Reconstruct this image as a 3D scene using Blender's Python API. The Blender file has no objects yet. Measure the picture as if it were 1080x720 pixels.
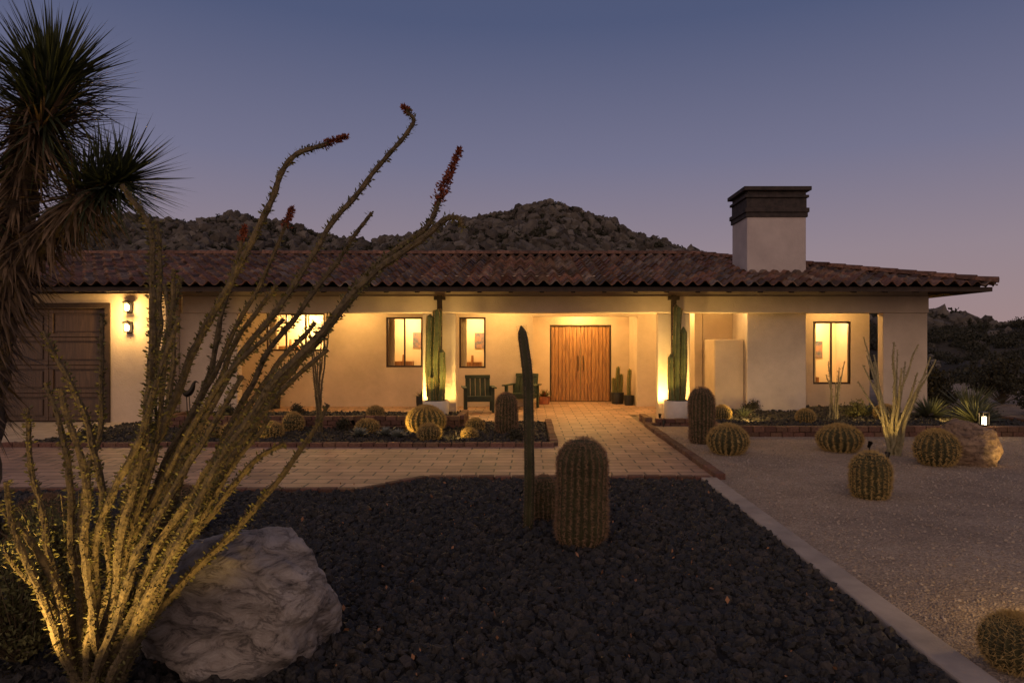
import bpy, math, random, bmesh
import numpy as np
from mathutils import Vector, Matrix, noise
random.seed(7); np.random.seed(7)
R=random.random
def U(a,b): return random.uniform(a,b)
scene=bpy.context.scene
col=scene.collection

# ------------------------------------------------------------ materials
def nt(name):
    m=bpy.data.materials.new(name); m.use_nodes=True
    n=m.node_tree.nodes; l=m.node_tree.links
    return m,n,l,n['Principled BSDF']
def mat(name,c1,c2=None,scale=3,rough=.85,bump=.0,bscale=60,metal=0,detail=6,dist=.01,spec=.3):
    m,n,l,b=nt(name)
    c2=c2 or tuple(x*.75 for x in c1)
    g=n.new('ShaderNodeNewGeometry')
    t=n.new('ShaderNodeTexNoise'); t.inputs['Scale'].default_value=scale; t.inputs['Detail'].default_value=detail
    t.inputs['Roughness'].default_value=.65
    l.new(g.outputs['Position'],t.inputs['Vector'])
    r=n.new('ShaderNodeValToRGB'); r.color_ramp.elements[0].position=.35; r.color_ramp.elements[1].position=.65
    r.color_ramp.elements[0].color=(*c2,1); r.color_ramp.elements[1].color=(*c1,1)
    l.new(t.outputs['Fac'],r.inputs['Fac']); l.new(r.outputs['Color'],b.inputs['Base Color'])
    b.inputs['Roughness'].default_value=rough; b.inputs['Metallic'].default_value=metal
    b.inputs['Specular IOR Level'].default_value=spec
    if bump>0:
        t2=n.new('ShaderNodeTexNoise'); t2.inputs['Scale'].default_value=bscale; t2.inputs['Detail'].default_value=5
        l.new(g.outputs['Position'],t2.inputs['Vector'])
        bp=n.new('ShaderNodeBump'); bp.inputs['Strength'].default_value=bump; bp.inputs['Distance'].default_value=dist
        l.new(t2.outputs['Fac'],bp.inputs['Height']); l.new(bp.outputs['Normal'],b.inputs['Normal'])
    return m
def emat(name,c,s):
    m,n,l,b=nt(name); b.inputs['Base Color'].default_value=(*c,1)
    b.inputs['Emission Color'].default_value=(*c,1); b.inputs['Emission Strength'].default_value=s
    return m
def randmat(name,cols,rough=.9,bump=.3,bscale=40,dist=.01,spec=.3):
    m,n,l,b=nt(name)
    oi=n.new('ShaderNodeObjectInfo'); r=n.new('ShaderNodeValToRGB')
    el=r.color_ramp.elements
    while len(el)<len(cols): el.new(.5)
    for i,c in enumerate(cols): el[i].position=i/(len(cols)-1); el[i].color=(*c,1)
    l.new(oi.outputs['Random'],r.inputs['Fac'])
    g=n.new('ShaderNodeNewGeometry')
    t=n.new('ShaderNodeTexNoise'); t.inputs['Scale'].default_value=bscale; t.inputs['Detail'].default_value=5
    l.new(g.outputs['Position'],t.inputs['Vector'])
    mx=n.new('ShaderNodeMixRGB'); mx.blend_type='MULTIPLY'; mx.inputs['Fac'].default_value=.6
    l.new(r.outputs['Color'],mx.inputs['Color1'])
    rr=n.new('ShaderNodeValToRGB'); rr.color_ramp.elements[0].position=.35; rr.color_ramp.elements[1].position=.6
    rr.color_ramp.elements[0].color=(.45,.45,.45,1)
    l.new(t.outputs['Fac'],rr.inputs['Fac']); l.new(rr.outputs['Color'],mx.inputs['Color2'])
    l.new(mx.outputs['Color'],b.inputs['Base Color']); b.inputs['Roughness'].default_value=rough
    b.inputs['Specular IOR Level'].default_value=spec
    bp=n.new('ShaderNodeBump'); bp.inputs['Strength'].default_value=bump; bp.inputs['Distance'].default_value=dist
    l.new(t.outputs['Fac'],bp.inputs['Height']); l.new(bp.outputs['Normal'],b.inputs['Normal'])
    return m
def attrmat(name,rough=.85,bump=.3,bscale=30,mulv=.5,dist=.01,spec=.3):
    m,n,l,b=nt(name)
    a=n.new('ShaderNodeAttribute'); a.attribute_name='Col'
    g=n.new('ShaderNodeNewGeometry')
    t=n.new('ShaderNodeTexNoise'); t.inputs['Scale'].default_value=bscale; t.inputs['Detail'].default_value=6
    l.new(g.outputs['Position'],t.inputs['Vector'])
    rr=n.new('ShaderNodeValToRGB'); rr.color_ramp.elements[0].position=.35; rr.color_ramp.elements[1].position=.65
    rr.color_ramp.elements[0].color=(mulv,mulv,mulv,1)
    l.new(t.outputs['Fac'],rr.inputs['Fac'])
    mx=n.new('ShaderNodeMixRGB'); mx.blend_type='MULTIPLY'; mx.inputs['Fac'].default_value=1
    l.new(a.outputs['Color'],mx.inputs['Color1']); l.new(rr.outputs['Color'],mx.inputs['Color2'])
    l.new(mx.outputs['Color'],b.inputs['Base Color']); b.inputs['Roughness'].default_value=rough
    b.inputs['Specular IOR Level'].default_value=spec
    bp=n.new('ShaderNodeBump'); bp.inputs['Strength'].default_value=bump; bp.inputs['Distance'].default_value=dist
    l.new(t.outputs['Fac'],bp.inputs['Height']); l.new(bp.outputs['Normal'],b.inputs['Normal'])
    return m

M_stucco=mat('stucco',(.62,.50,.38),(.47,.375,.28),.9,.92,.6,45,detail=9,dist=.014)
M_stucco2=mat('stucco_chimney',(.52,.45,.42),(.42,.36,.34),2,.92,.5,55,dist=.012)
M_ceil=mat('porch_ceiling_plaster',(.50,.40,.29),(.42,.34,.25),2,.9,.2,40)
M_darkwood=mat('dark_wood',(.055,.035,.025),(.03,.02,.015),6,.7,.4,30)
M_capm=mat('chimney_cap_brick',(.065,.05,.045),(.03,.025,.024),8,.85,.6,30)
M_frame=mat('window_frame_bronze',(.05,.03,.022),(.035,.02,.015),8,.5)
M_concrete=mat('concrete',(.42,.35,.29),(.28,.235,.20),3,.9,.3,80,detail=9)
M_soil=mat('lava_soil',(.018,.016,.015),(.010,.009,.009),20,.95,.5,60)
M_spine=mat('golden_spines',(.55,.39,.15),(.37,.24,.08),20,.6)
M_spine2=mat('dusky_spines',(.34,.21,.12),(.20,.12,.07),20,.6)
M_cact=mat('cactus_green',(.075,.07,.03),(.045,.042,.02),8,.7,.2,40)
M_cact2=mat('column_cactus_green',(.14,.155,.05),(.075,.085,.03),6,.6,.2,40)
M_agave=mat('agave_leaf',(.12,.13,.08),(.07,.08,.05),5,.6)
M_agaveb=mat('blue_agave',(.24,.25,.21),(.14,.15,.13),5,.6)
M_ocostem=mat('ocotillo_bark',(.17,.125,.065),(.065,.05,.03),30,.85,.8,80,dist=.01)
M_ocoleaf=mat('ocotillo_leaf',(.15,.13,.038),(.07,.065,.02),9,.6)
M_ocoflower=mat('ocotillo_flower',(.30,.08,.04),(.14,.045,.025),30,.8)
M_palestem=mat('pale_ocotillo_bark',(.36,.31,.18),(.20,.17,.09),20,.85,.5,60)
M_yucca=mat('joshua_leaf',(.06,.075,.035),(.025,.033,.02),6,.5)
M_yuccadead=mat('joshua_dead_leaf',(.19,.125,.075),(.08,.055,.035),6,.85)
M_bark=mat('joshua_bark',(.10,.075,.055),(.05,.035,.028),8,.95,1,30,dist=.03)
M_scrub=mat('scrub_leaf',(.055,.05,.03),(.03,.03,.02),3,.8)
M_bush=mat('brittlebush_leaf',(.15,.14,.05),(.08,.08,.03),6,.8)
M_white=mat('white_glazed_pot',(.66,.60,.53),(.56,.51,.45),5,.5)
M_black=mat('dark_pot',(.03,.03,.03),(.02,.02,.02),5,.45)
M_terra=mat('terracotta_pot',(.35,.14,.08),(.28,.1,.06),5,.8)
M_green=mat('dark_green_paint',(.035,.05,.032),(.022,.032,.02),5,.55)
M_metal=mat('dark_metal',(.04,.035,.03),(.03,.025,.02),9,.4,metal=.8)
M_room=mat('room_plaster',(.75,.62,.42),(.7,.57,.38),2,.9)
M_art=mat('picture_print',(.45,.22,.12),(.08,.12,.15),6,.6)
M_linen=mat('linen_curtain',(.6,.5,.36),(.5,.42,.3),5)
M_bulb=emat('warm_bulb',(1,.72,.36),18)
M_candle=emat('candle_glow',(1,.75,.42),9)

def woodmat(name,c1,c2):
    m,n,l,b=nt(name)
    g=n.new('ShaderNodeNewGeometry'); mp=n.new('ShaderNodeMapping'); mp.inputs['Scale'].default_value=(14,14,1.2)
    l.new(g.outputs['Position'],mp.inputs['Vector'])
    t=n.new('ShaderNodeTexNoise'); t.inputs['Scale'].default_value=1.6; t.inputs['Detail'].default_value=8; t.inputs['Distortion'].default_value=1.2
    l.new(mp.outputs['Vector'],t.inputs['Vector'])
    r=n.new('ShaderNodeValToRGB'); r.color_ramp.elements[0].position=.35; r.color_ramp.elements[1].position=.65
    r.color_ramp.elements[0].color=(*c2,1); r.color_ramp.elements[1].color=(*c1,1)
    l.new(t.outputs['Fac'],r.inputs['Fac']); l.new(r.outputs['Color'],b.inputs['Base Color'])
    b.inputs['Roughness'].default_value=.5
    return m
M_door=woodmat('door_oak',(.36,.18,.065),(.17,.075,.028))
M_gar=woodmat('garage_wood',(.10,.058,.035),(.055,.032,.02))

def paver():
    m,n,l,b=nt('clay_pavers')
    g=n.new('ShaderNodeNewGeometry')
    br=n.new('ShaderNodeTexBrick'); br.inputs['Scale'].default_value=1
    br.inputs['Brick Width'].default_value=.42; br.inputs['Row Height'].default_value=.22
    br.inputs['Mortar Size'].default_value=.012; br.inputs['Mortar Smooth'].default_value=.25
    br.inputs['Color1'].default_value=(.50,.33,.23,1); br.inputs['Color2'].default_value=(.33,.21,.15,1)
    br.inputs['Mortar'].default_value=(.07,.05,.045,1)
    tw=n.new('ShaderNodeTexNoise'); tw.inputs['Scale'].default_value=2.5; l.new(g.outputs['Position'],tw.inputs['Vector'])
    vm=n.new('ShaderNodeVectorMath'); vm.operation='MULTIPLY_ADD'; vm.inputs[1].default_value=(.03,.03,0); l.new(tw.outputs['Color'],vm.inputs[0]); l.new(g.outputs['Position'],vm.inputs[2])
    l.new(vm.outputs[0],br.inputs['Vector'])
    t=n.new('ShaderNodeTexNoise'); t.inputs['Scale'].default_value=1.3; t.inputs['Detail'].default_value=9; t.inputs['Roughness'].default_value=.7
    l.new(g.outputs['Position'],t.inputs['Vector'])
    r=n.new('ShaderNodeValToRGB'); r.color_ramp.elements[0].position=.35; r.color_ramp.elements[1].position=.65
    r.color_ramp.elements[0].color=(.6,.6,.62,1); r.color_ramp.elements[1].color=(1.05,1,1,1)
    l.new(t.outputs['Fac'],r.inputs['Fac'])
    mx=n.new('ShaderNodeMixRGB'); mx.blend_type='MULTIPLY'; mx.inputs['Fac'].default_value=1
    l.new(br.outputs['Color'],mx.inputs['Color1']); l.new(r.outputs['Color'],mx.inputs['Color2'])
    l.new(mx.outputs['Color'],b.inputs['Base Color']); b.inputs['Roughness'].default_value=.6
    inv=n.new('ShaderNodeMath'); inv.operation='MULTIPLY_ADD'; inv.inputs[1].default_value=-1; inv.inputs[2].default_value=1
    l.new(br.outputs['Fac'],inv.inputs[0])
    t2=n.new('ShaderNodeTexNoise'); t2.inputs['Scale'].default_value=18; l.new(g.outputs['Position'],t2.inputs['Vector'])
    ad=n.new('ShaderNodeMath'); ad.operation='MULTIPLY_ADD'; ad.inputs[1].default_value=.5
    l.new(t2.outputs['Fac'],ad.inputs[0]); l.new(inv.outputs[0],ad.inputs[2])
    bp=n.new('ShaderNodeBump'); bp.inputs['Strength'].default_value=.9; bp.inputs['Distance'].default_value=.016
    l.new(ad.outputs[0],bp.inputs['Height']); l.new(bp.outputs['Normal'],b.inputs['Normal'])
    return m
M_paver=paver()
def gravelmat():
    m,n,l,b=nt('decomposed_granite')
    g=n.new('ShaderNodeNewGeometry')
    v=n.new('ShaderNodeTexVoronoi'); v.inputs['Scale'].default_value=75; l.new(g.outputs['Position'],v.inputs['Vector'])
    sp=n.new('ShaderNodeSeparateColor'); l.new(v.outputs['Color'],sp.inputs['Color'])
    r=n.new('ShaderNodeValToRGB'); e=r.color_ramp.elements
    e[0].color=(.26,.19,.135,1); e[1].color=(.52,.41,.31,1); l.new(sp.outputs[0],r.inputs['Fac'])
    t=n.new('ShaderNodeTexNoise'); t.inputs['Scale'].default_value=.9; t.inputs['Detail'].default_value=8; t.inputs['Roughness'].default_value=.7
    l.new(g.outputs['Position'],t.inputs['Vector'])
    r2=n.new('ShaderNodeValToRGB'); r2.color_ramp.elements[0].position=.35; r2.color_ramp.elements[1].position=.65
    r2.color_ramp.elements[0].color=(.6,.58,.57,1)
    l.new(t.outputs['Fac'],r2.inputs['Fac'])
    mx=n.new('ShaderNodeMixRGB'); mx.blend_type='MULTIPLY'; mx.inputs['Fac'].default_value=1
    l.new(r.outputs['Color'],mx.inputs['Color1']); l.new(r2.outputs['Color'],mx.inputs['Color2'])
    l.new(mx.outputs['Color'],b.inputs['Base Color']); b.inputs['Roughness'].default_value=.95
    bp=n.new('ShaderNodeBump'); bp.inputs['Strength'].default_value=.9; bp.inputs['Distance'].default_value=.014
    t3=n.new('ShaderNodeTexNoise'); t3.inputs['Scale'].default_value=6; t3.inputs['Detail'].default_value=6; l.new(g.outputs['Position'],t3.inputs['Vector'])
    ad=n.new('ShaderNodeMath'); ad.operation='MULTIPLY_ADD'; ad.inputs[1].default_value=3.5; l.new(t3.outputs['Fac'],ad.inputs[0]); l.new(v.outputs['Distance'],ad.inputs[2])
    l.new(ad.outputs[0],bp.inputs['Height']); l.new(bp.outputs['Normal'],b.inputs['Normal'])
    return m
M_gravel=gravelmat()
M_roof=attrmat('clay_roof_tiles',.75,.3,14,.45)
M_brick=attrmat('edging_brick',.85,.4,40,.6)
M_lava=randmat('lava_rock',[(.012,.011,.0105),(.024,.021,.019),(.016,.015,.014),(.048,.038,.032),(.020,.018,.017)],.7,.9,70,.008,spec=.5)
M_pebble=randmat('tan_pebble',[(.24,.18,.14),(.46,.38,.31),(.34,.27,.21)],.9,.3,60)
M_hillrock=randmat('granite_hill_boulder',[(.05,.042,.035),(.13,.11,.09),(.07,.058,.048),(.17,.148,.125),(.09,.076,.062)],.95,.6,.8,.4)
M_hill=mat('hill_scree',(.065,.054,.042),(.025,.022,.017),.12,.95,.8,.6,dist=.6)

# ------------------------------------------------------------ builders
def link(o,parent=None):
    col.objects.link(o)
    if parent is not None:
        o.parent=parent; o.matrix_parent_inverse=Matrix.Translation(-Vector(parent.location))
    return o
def empty(name,loc=(0,0,0)):
    e=bpy.data.objects.new(name,None); e.location=loc; e.empty_display_size=.2; col.objects.link(e); return e
def meshobj(name,v,f,m,parent=None,smooth=False,cols=None,mi=None):
    me=bpy.data.meshes.new(name); me.from_pydata([tuple(p) for p in v],[],f); me.update()
    for mm in (m if isinstance(m,list) else [m]): me.materials.append(mm)
    if mi is not None: me.polygons.foreach_set('material_index',mi)
    if smooth: me.polygons.foreach_set('use_smooth',[True]*len(me.polygons))
    if cols is not None:
        a=me.color_attributes.new('Col','FLOAT_COLOR','POINT'); a.data.foreach_set('color',np.array(cols,dtype=np.float32).ravel())
    return link(bpy.data.objects.new(name,me),parent)
class B:
    def __init__(s): s.v=[]; s.f=[]; s.mi=[]; s.c=[]
    def add(s,v,f,mi=0,c=None):
        n=len(s.v); s.v.extend(v); s.f.extend([tuple(i+n for i in q) for q in f]); s.mi.extend([mi]*len(f))
        if c is not None: s.c.extend([(*c,1)]*len(v))
    def box(s,x0,x1,y0,y1,z0,z1,mi=0,c=None):
        s.add([(x0,y0,z0),(x1,y0,z0),(x1,y1,z0),(x0,y1,z0),(x0,y0,z1),(x1,y0,z1),(x1,y1,z1),(x0,y1,z1)],
        [(0,3,2,1),(4,5,6,7),(0,1,5,4),(1,2,6,5),(2,3,7,6),(3,0,4,7)],mi,c)
    def tube(s,pts,rads,n=8,mi=0,cap=True):
        pts=[Vector(p) for p in pts]; vs=[]; k=len(pts); up=Vector((.31,.2,.93)).normalized()
        for i,p in enumerate(pts):
            d=(pts[min(i+1,k-1)]-pts[max(i-1,0)]).normalized()
            a=d.cross(up)
            if a.length<.05: a=d.cross(Vector((1,0,0)))
            a.normalize(); b=d.cross(a)
            for j in range(n):
                t=2*math.pi*j/n; vs.append(p+(a*math.cos(t)+b*math.sin(t))*rads[i])
        fs=[(i*n+j,i*n+(j+1)%n,(i+1)*n+(j+1)%n,(i+1)*n+j) for i in range(k-1) for j in range(n)]
        if cap: fs.append(tuple(range((k-1)*n,k*n))); fs.append(tuple(reversed(range(n))))
        s.add(vs,fs,mi)
    def blade(s,p,d,L,w,mi=0,droop=0,fold=0):
        p=Vector(p); d=Vector(d).normalized(); a=d.cross(Vector((U(-.4,.4),U(-.4,.4),1)))
        if a.length<.05: a=Vector((1,0,0))
        a.normalize(); dn=Vector((0,0,-1))
        m1=p+d*L*.45+dn*droop*L*.12; t=p+d*L+dn*droop*L*.5
        s.add([p-a*w*.5,p+a*w*.5,m1+a*w*.42,m1-a*w*.42,t],[(0,1,2,3),(3,2,4)],mi)
    def spine(s,p,d,L,w,mi=0):
        a=d.cross(Vector((R()-.5,R()-.5,R()-.5)))
        if a.length<1e-4: return
        a.normalize(); s.add([p-a*w,p+a*w,p+d*L],[(0,1,2)],mi)
    def leaf(s,p,L,w,mi=0,d=None):
        d=d or Vector((R()-.5,R()-.5,R()-.3)); d.normalize()
        a=d.cross(Vector((R()-.5,R()-.5,R()-.5))).normalized()
        s.add([p,p+d*L*.5+a*w,p+d*L,p+d*L*.5-a*w],[(0,1,2,3)],mi)
    def obj(s,name,m,parent=None,smooth=False):
        return meshobj(name,s.v,s.f,m,parent,smooth,s.c if len(s.c)==len(s.v) and s.c else None,s.mi)
def bevel(o,w=.01,seg=2):
    m=o.modifiers.new('bevel','BEVEL'); m.width=w; m.segments=seg; m.limit_method='ANGLE'; return o
def box(name,x0,x1,y0,y1,z0,z1,m,parent=None,bv=.012):
    b=B(); b.box(x0,x1,y0,y1,z0,z1); o=b.obj(name,m,parent)
    if bv: bevel(o,bv)
    return o
def catmull(pts,n=10):
    pts=[Vector(p) for p in pts]; P=[pts[0]*2-pts[1]]+pts+[pts[-1]*2-pts[-2]]; out=[]
    for i in range(1,len(P)-2):
        for k in range(n):
            t=k/n; a,b,c,d=P[i-1:i+3]
            out.append(.5*((2*b)+(c-a)*t+(2*a-5*b+4*c-d)*t*t+(3*b-a-3*c+d)*t**3))
    out.append(pts[-1]); return out
WARM=(1,.59,.18)
def lamp(name,kind,loc,energy,color=WARM,parent=None,radius=.05,target=None,angle=90,size=None):
    d=bpy.data.lights.new(name,kind); d.energy=energy; d.color=color
    if kind in('POINT','SPOT'): d.shadow_soft_size=radius
    if kind=='SPOT': d.spot_size=math.radians(angle); d.spot_blend=.8
    o=bpy.data.objects.new(name,d); o.location=loc
    if target: o.rotation_euler=(Vector(target)-Vector(loc)).to_track_quat('-Z','Y').to_euler()
    return link(o,parent)

# ------------------------------------------------------------ ground sheets
def sheet(name,pts,z,m):
    return meshobj(name,[(x,y,z) for x,y in pts],[tuple(range(len(pts)))],m)
sheet('desert_ground',[(-900,-300),(900,-300),(900,1500),(-900,1500)],-.012,mat('desert_soil',(.24,.19,.15),(.15,.12,.09),.4,.95,.5,8,dist=.05))
gravel=sheet('gravel_yard',[(2.25,-3),(22,-3),(22,30),(9.3,30),(9.3,15.5),(2.4,15.5),(2.4,8.25),(2.25,8.25)],.0,M_gravel)
sheet('driveway',[(-22,10.6),(-8.3,10.6),(-7.4,13.95),(-22,13.95)],.006,M_concrete)
pav=sheet('paved_path',[(-22,7.55),(-1.85,7.55),(-1.2,8.25),(2.25,8.25),(2.25,15.2),(3.9,15.2),(3.9,18.6),(-7.6,18.6),(-7.6,14.0),(.41,14.0),(.41,10.6),(-8.3,10.6),(-22,10.6)],.012,M_paver)
lavabed=sheet('lava_bed_soil',[(-9,-2),(2.06,-2),(2.06,8.14),(-1.25,8.14),(-1.9,7.45),(-9,7.45)],-.004,M_soil)
sheet('planter_bed_soil',[(-8.3,10.6),(.41,10.6),(.41,14.0),(-7.6,14.0),(-7.4,13.9)],.004,M_soil)
box('concrete_curb',2.06,2.25,-2,8.14,-.1,.035,M_concrete,bv=.012)

def brickrow(bd,x0,y0,x1,y1,z,h,w,bl=.2,courses=1):
    d=Vector((x1-x0,y1-y0,0)); L=d.length; d.normalize(); nrm=Vector((-d.y,d.x,0)); n=max(1,round(L/bl)); bl=L/n
    ch=h/courses
    for c in range(courses):
        for i in range(n):
            a=i*bl+.006; b=(i+1)*bl-.006; off=(.5*bl if c%2 else 0)
            a=min(a+off,L); b=min(b+off,L)
            if b-a<.02: continue
            ww=w/2+U(-.006,.006); zz=z+(c+1)*ch+U(-.005,.005)-.004; zb=z+c*ch
            p0=Vector((x0,y0,0)); k=U(.65,1.2); cc=(.18*k,.095*k*U(.9,1.1),.065*k)
            q=[p0+d*a-nrm*ww,p0+d*b-nrm*ww,p0+d*b+nrm*ww,p0+d*a+nrm*ww]
            vs=[(v.x,v.y,zb) for v in q]+[(v.x,v.y,zz) for v in q]
            bd.add(vs,[(0,3,2,1),(4,5,6,7),(0,1,5,4),(1,2,6,5),(2,3,7,6),(3,0,4,7)],0,cc)
def edging(name,segs,z,h,w,courses=1,bl=.2):
    bd=B()
    for a in segs: brickrow(bd,*a,z,h,w,bl,courses)
    o=bd.obj(name,M_brick); bevel(o,.006,1); return o
edging('brick_path_edging',[(2.19,8.2,-1.2,8.2),(-1.22,8.2,-1.87,7.5),(-1.9,7.5,-16,7.5)],-.02,.065,.1)
edging('brick_path_edging',[(2.3,8.15,2.3,13.2)],-.02,.10,.12)
edging('brick_planter_curb',[(-8.2,10.65,.41,10.65),(.41,10.7,.41,13.9)],-.02,.10,.12,1)
edging('brick_planter_curb',[(-6.9,13.0,-1.3,13.0),(-1.3,13.05,-1.3,14.2),(-6.9,13.05,-6.9,14.3)],-.02,.26,.14,3)
edging('brick_planter_curb',[(3.4,11.9,9.4,11.9),(3.4,11.95,3.4,14.3),(9.4,11.95,9.4,17)],-.02,.20,.16,2)
edging('brick_planter_curb',[(2.4,13.4,3.35,13.4),(2.4,13.45,2.4,14.35)],-.02,.16,.14,2)
sheet('planter_bed_soil',[(-6.85,13.05),(-1.35,13.05),(-1.35,14.4),(-6.85,14.4)],.16,M_soil)
sheet('planter_bed_soil',[(3.45,11.95),(9.35,11.95),(9.35,16.0),(3.45,16.0)],.12,M_soil)

# ------------------------------------------------------------ rock instancing
def rockproto(name,m,seed,sub=2,amp=.35,squash=.7):
    bm=bmesh.new(); bmesh.ops.create_icosphere(bm,subdivisions=sub,radius=1)
    for v in bm.verts:
        p=v.co.copy(); k=1+amp*noise.noise(p*1.1+Vector((seed*7.3,0,seed)))*1.6+amp*.4*noise.noise(p*3+Vector((seed,5,1)))
        v.co=p*k; v.co.z*=squash; v.co.x*=1+.2*math.sin(seed*3)
    me=bpy.data.meshes.new(name); bm.to_mesh(me); bm.free(); me.materials.append(m)
    return bpy.data.objects.new(name,me)
def instancer(name,base,protos,density,smin,smax,seed=0,align=False,power=2.2):
    c=bpy.data.collections.new(name+'_pieces')
    for p in protos: c.objects.link(p)
    me=base.data.copy(); me.materials.clear()
    o=bpy.data.objects.new(name,me); o.location=base.location; col.objects.link(o)
    ng=bpy.data.node_groups.new(name+'_gn','GeometryNodeTree')
    ng.interface.new_socket('Geometry',in_out='INPUT',socket_type='NodeSocketGeometry')
    ng.interface.new_socket('Geometry',in_out='OUTPUT',socket_type='NodeSocketGeometry')
    N=ng.nodes; L=ng.links
    gi=N.new('NodeGroupInput'); go=N.new('NodeGroupOutput')
    dp=N.new('GeometryNodeDistributePointsOnFaces'); dp.inputs['Density'].default_value=density; dp.inputs['Seed'].default_value=seed
    ci=N.new('GeometryNodeCollectionInfo'); ci.inputs['Collection'].default_value=c; ci.inputs['Separate Children'].default_value=True; ci.inputs['Reset Children'].default_value=True
    ip=N.new('GeometryNodeInstanceOnPoints'); ip.inputs['Pick Instance'].default_value=True
    rv=N.new('FunctionNodeRandomValue'); rv.data_type='FLOAT_VECTOR'; rv.inputs[0].default_value=(0,0,0) if not align else (-.3,-.3,0); rv.inputs[1].default_value=(6.28,6.28,6.28) if not align else (.3,.3,6.28)
    rs=N.new('FunctionNodeRandomValue'); rs.data_type='FLOAT'; rs.inputs[2].default_value=0; rs.inputs[3].default_value=1; rs.inputs['Seed'].default_value=3
    pw=N.new('ShaderNodeMath'); pw.operation='POWER'; pw.inputs[1].default_value=power
    ml=N.new('ShaderNodeMath'); ml.operation='MULTIPLY_ADD'; ml.inputs[1].default_value=smax-smin; ml.inputs[2].default_value=smin
    L.new(rs.outputs[1],pw.inputs[0]); L.new(pw.outputs[0],ml.inputs[0])
    L.new(gi.outputs[0],dp.inputs['Mesh']); L.new(dp.outputs['Points'],ip.inputs['Points']); L.new(ci.outputs[0],ip.inputs['Instance'])
    L.new(rv.outputs[0],ip.inputs['Rotation']); L.new(ml.outputs[0],ip.inputs['Scale']); L.new(ip.outputs[0],go.inputs[0])
    mod=o.modifiers.new('scatter','NODES'); mod.node_group=ng
    return o
instancer('lava_rock_gravel',lavabed,[rockproto('lava_rock_piece',M_lava,i,2,.5,.75) for i in range(5)],850,.015,.050,1,power=2.6)
bs=bpy.data.objects.new('tmp',bpy.data.meshes.new('t')); bs.data.from_pydata([(-8.2,10.72,.01),(.33,10.72,.01),(.33,13.9,.01),(-8,13.9,.01),(-6.8,13.05,.17),(-1.4,13.05,.17),(-1.4,14.3,.17),(-6.8,14.3,.17),(3.5,12,.13),(9.3,12,.13),(9.3,16,.13),(3.5,16,.13)],[],[(0,1,2,3),(4,5,6,7),(8,9,10,11)])
instancer('lava_rock_mulch',bs,[rockproto('lava_mulch_piece',M_lava,i+9,1,.5,.75) for i in range(4)],240,.02,.05,2)
gp=bpy.data.objects.new('tmp2',bpy.data.meshes.new('t2')); gp.data.from_pydata([(2.27,1.5,0),(9.3,1.5,0),(9.3,11.8,0),(2.42,11.8,0)],[],[(0,1,2,3)])
instancer('tan_pebbles',gp,[rockproto('pebble_piece',M_pebble,i+20,1,.4,.6) for i in range(4)],480,.004,.016,4,power=3)
dp_=bpy.data.objects.new('tmp3',bpy.data.meshes.new('t3')); dp_.data.from_pydata([(-4,2,.035),(2,2,.035),(2,8,.035),(-4,8,.035)],[],[(0,1,2,3)])
leafp=B(); leafp.leaf(Vector((0,0,0)),1,.3,0,Vector((1,0,.1))); lm=bpy.data.meshes.new('fallen_leaf_piece'); lm.from_pydata([tuple(v) for v in leafp.v],[],leafp.f)
lm.materials.append(mat('dry_leaf',(.34,.17,.09),(.22,.1,.05),20,.8)); instancer('fallen_leaves',dp_,[bpy.data.objects.new('fallen_leaf_piece',lm)],12,.015,.05,6)

# ------------------------------------------------------------ hill
def interp(x,pts):
    if x<=pts[0][0]: return pts[0][1]
    for (a,b),(c,d) in zip(pts,pts[1:]):
        if x<=c:
            t=(x-a)/(c-a); t=t*t*(3-2*t)*.5+t*.5; return b+(d-b)*t
    return pts[-1][1]
RID=[(-200,27),(-140,30),(-106,26),(-97,29.5),(-89,30.2),(-74,28),(-64,30),(-54,29.6),(-44,26.5),(-33,25),(-20,27.5),(-10,30),(4,33.4),(13,30.4),(26,25),(33,21.8),(51,16),(71,9.8),(88,7.3),(109,6),(130,8),(200,10)]
def hillh(x,y):
    H=interp(x*(.6+.4*150/y),RID)-.6
    f=(y-48)/102
    if f<0: return -.3
    g=f**1.15 if f<1 else max(0,1-(f-1)*1.1)
    n=noise.fractal(Vector((x*.035,y*.035,1.7)),1,2,5)*2.6*min(1,f*1.5)
    n-=abs(noise.noise(Vector((x*.06,y*.02,3))))*3.6*min(1,f*2)*(1 if f<.85 else .3)
    n+=noise.noise(Vector((x*.3,y*.3,8)))*1.1*min(1,f*3)
    return H*g+n*(1 if f<.9 else .5)-.3
nx,ny=300,90; X0,X1,Y0,Y1=-190,190,46,190
hv=[(X0+(X1-X0)*i/nx,Y0+(Y1-Y0)*j/ny,0) for j in range(ny+1) for i in range(nx+1)]
hv=[(x,y,hillh(x,y)) for x,y,_ in hv]
hf=[(j*(nx+1)+i,j*(nx+1)+i+1,(j+1)*(nx+1)+i+1,(j+1)*(nx+1)+i) for j in range(ny) for i in range(nx)]
hill=meshobj('rocky_hill',hv,hf,M_hill)
instancer('hill_boulders',hill,[rockproto('hill_boulder_piece',M_hillrock,i+40,2,.45,.8) for i in range(5)],.75,.22,1.45,7,power=3)
def shrubmesh(name,nb,L,w,m):
    b=B()
    for i in range(nb):
        d=Vector((random.gauss(0,1),random.gauss(0,1),abs(random.gauss(.3,.8)))); d.normalize(); r=U(.4,1)*(.8+.4*noise.noise(d*2))
        b.leaf(d*r,L,w)
    me=bpy.data.meshes.new(name); me.from_pydata([tuple(v) for v in b.v],[],b.f); me.materials.append(m); return bpy.data.objects.new(name,me)
instancer('hill_scrub',hill,[shrubmesh('scrub_piece',160,.4,.16,M_scrub) for i in range(3)],.30,.4,1.2,11,align=True)
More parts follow.
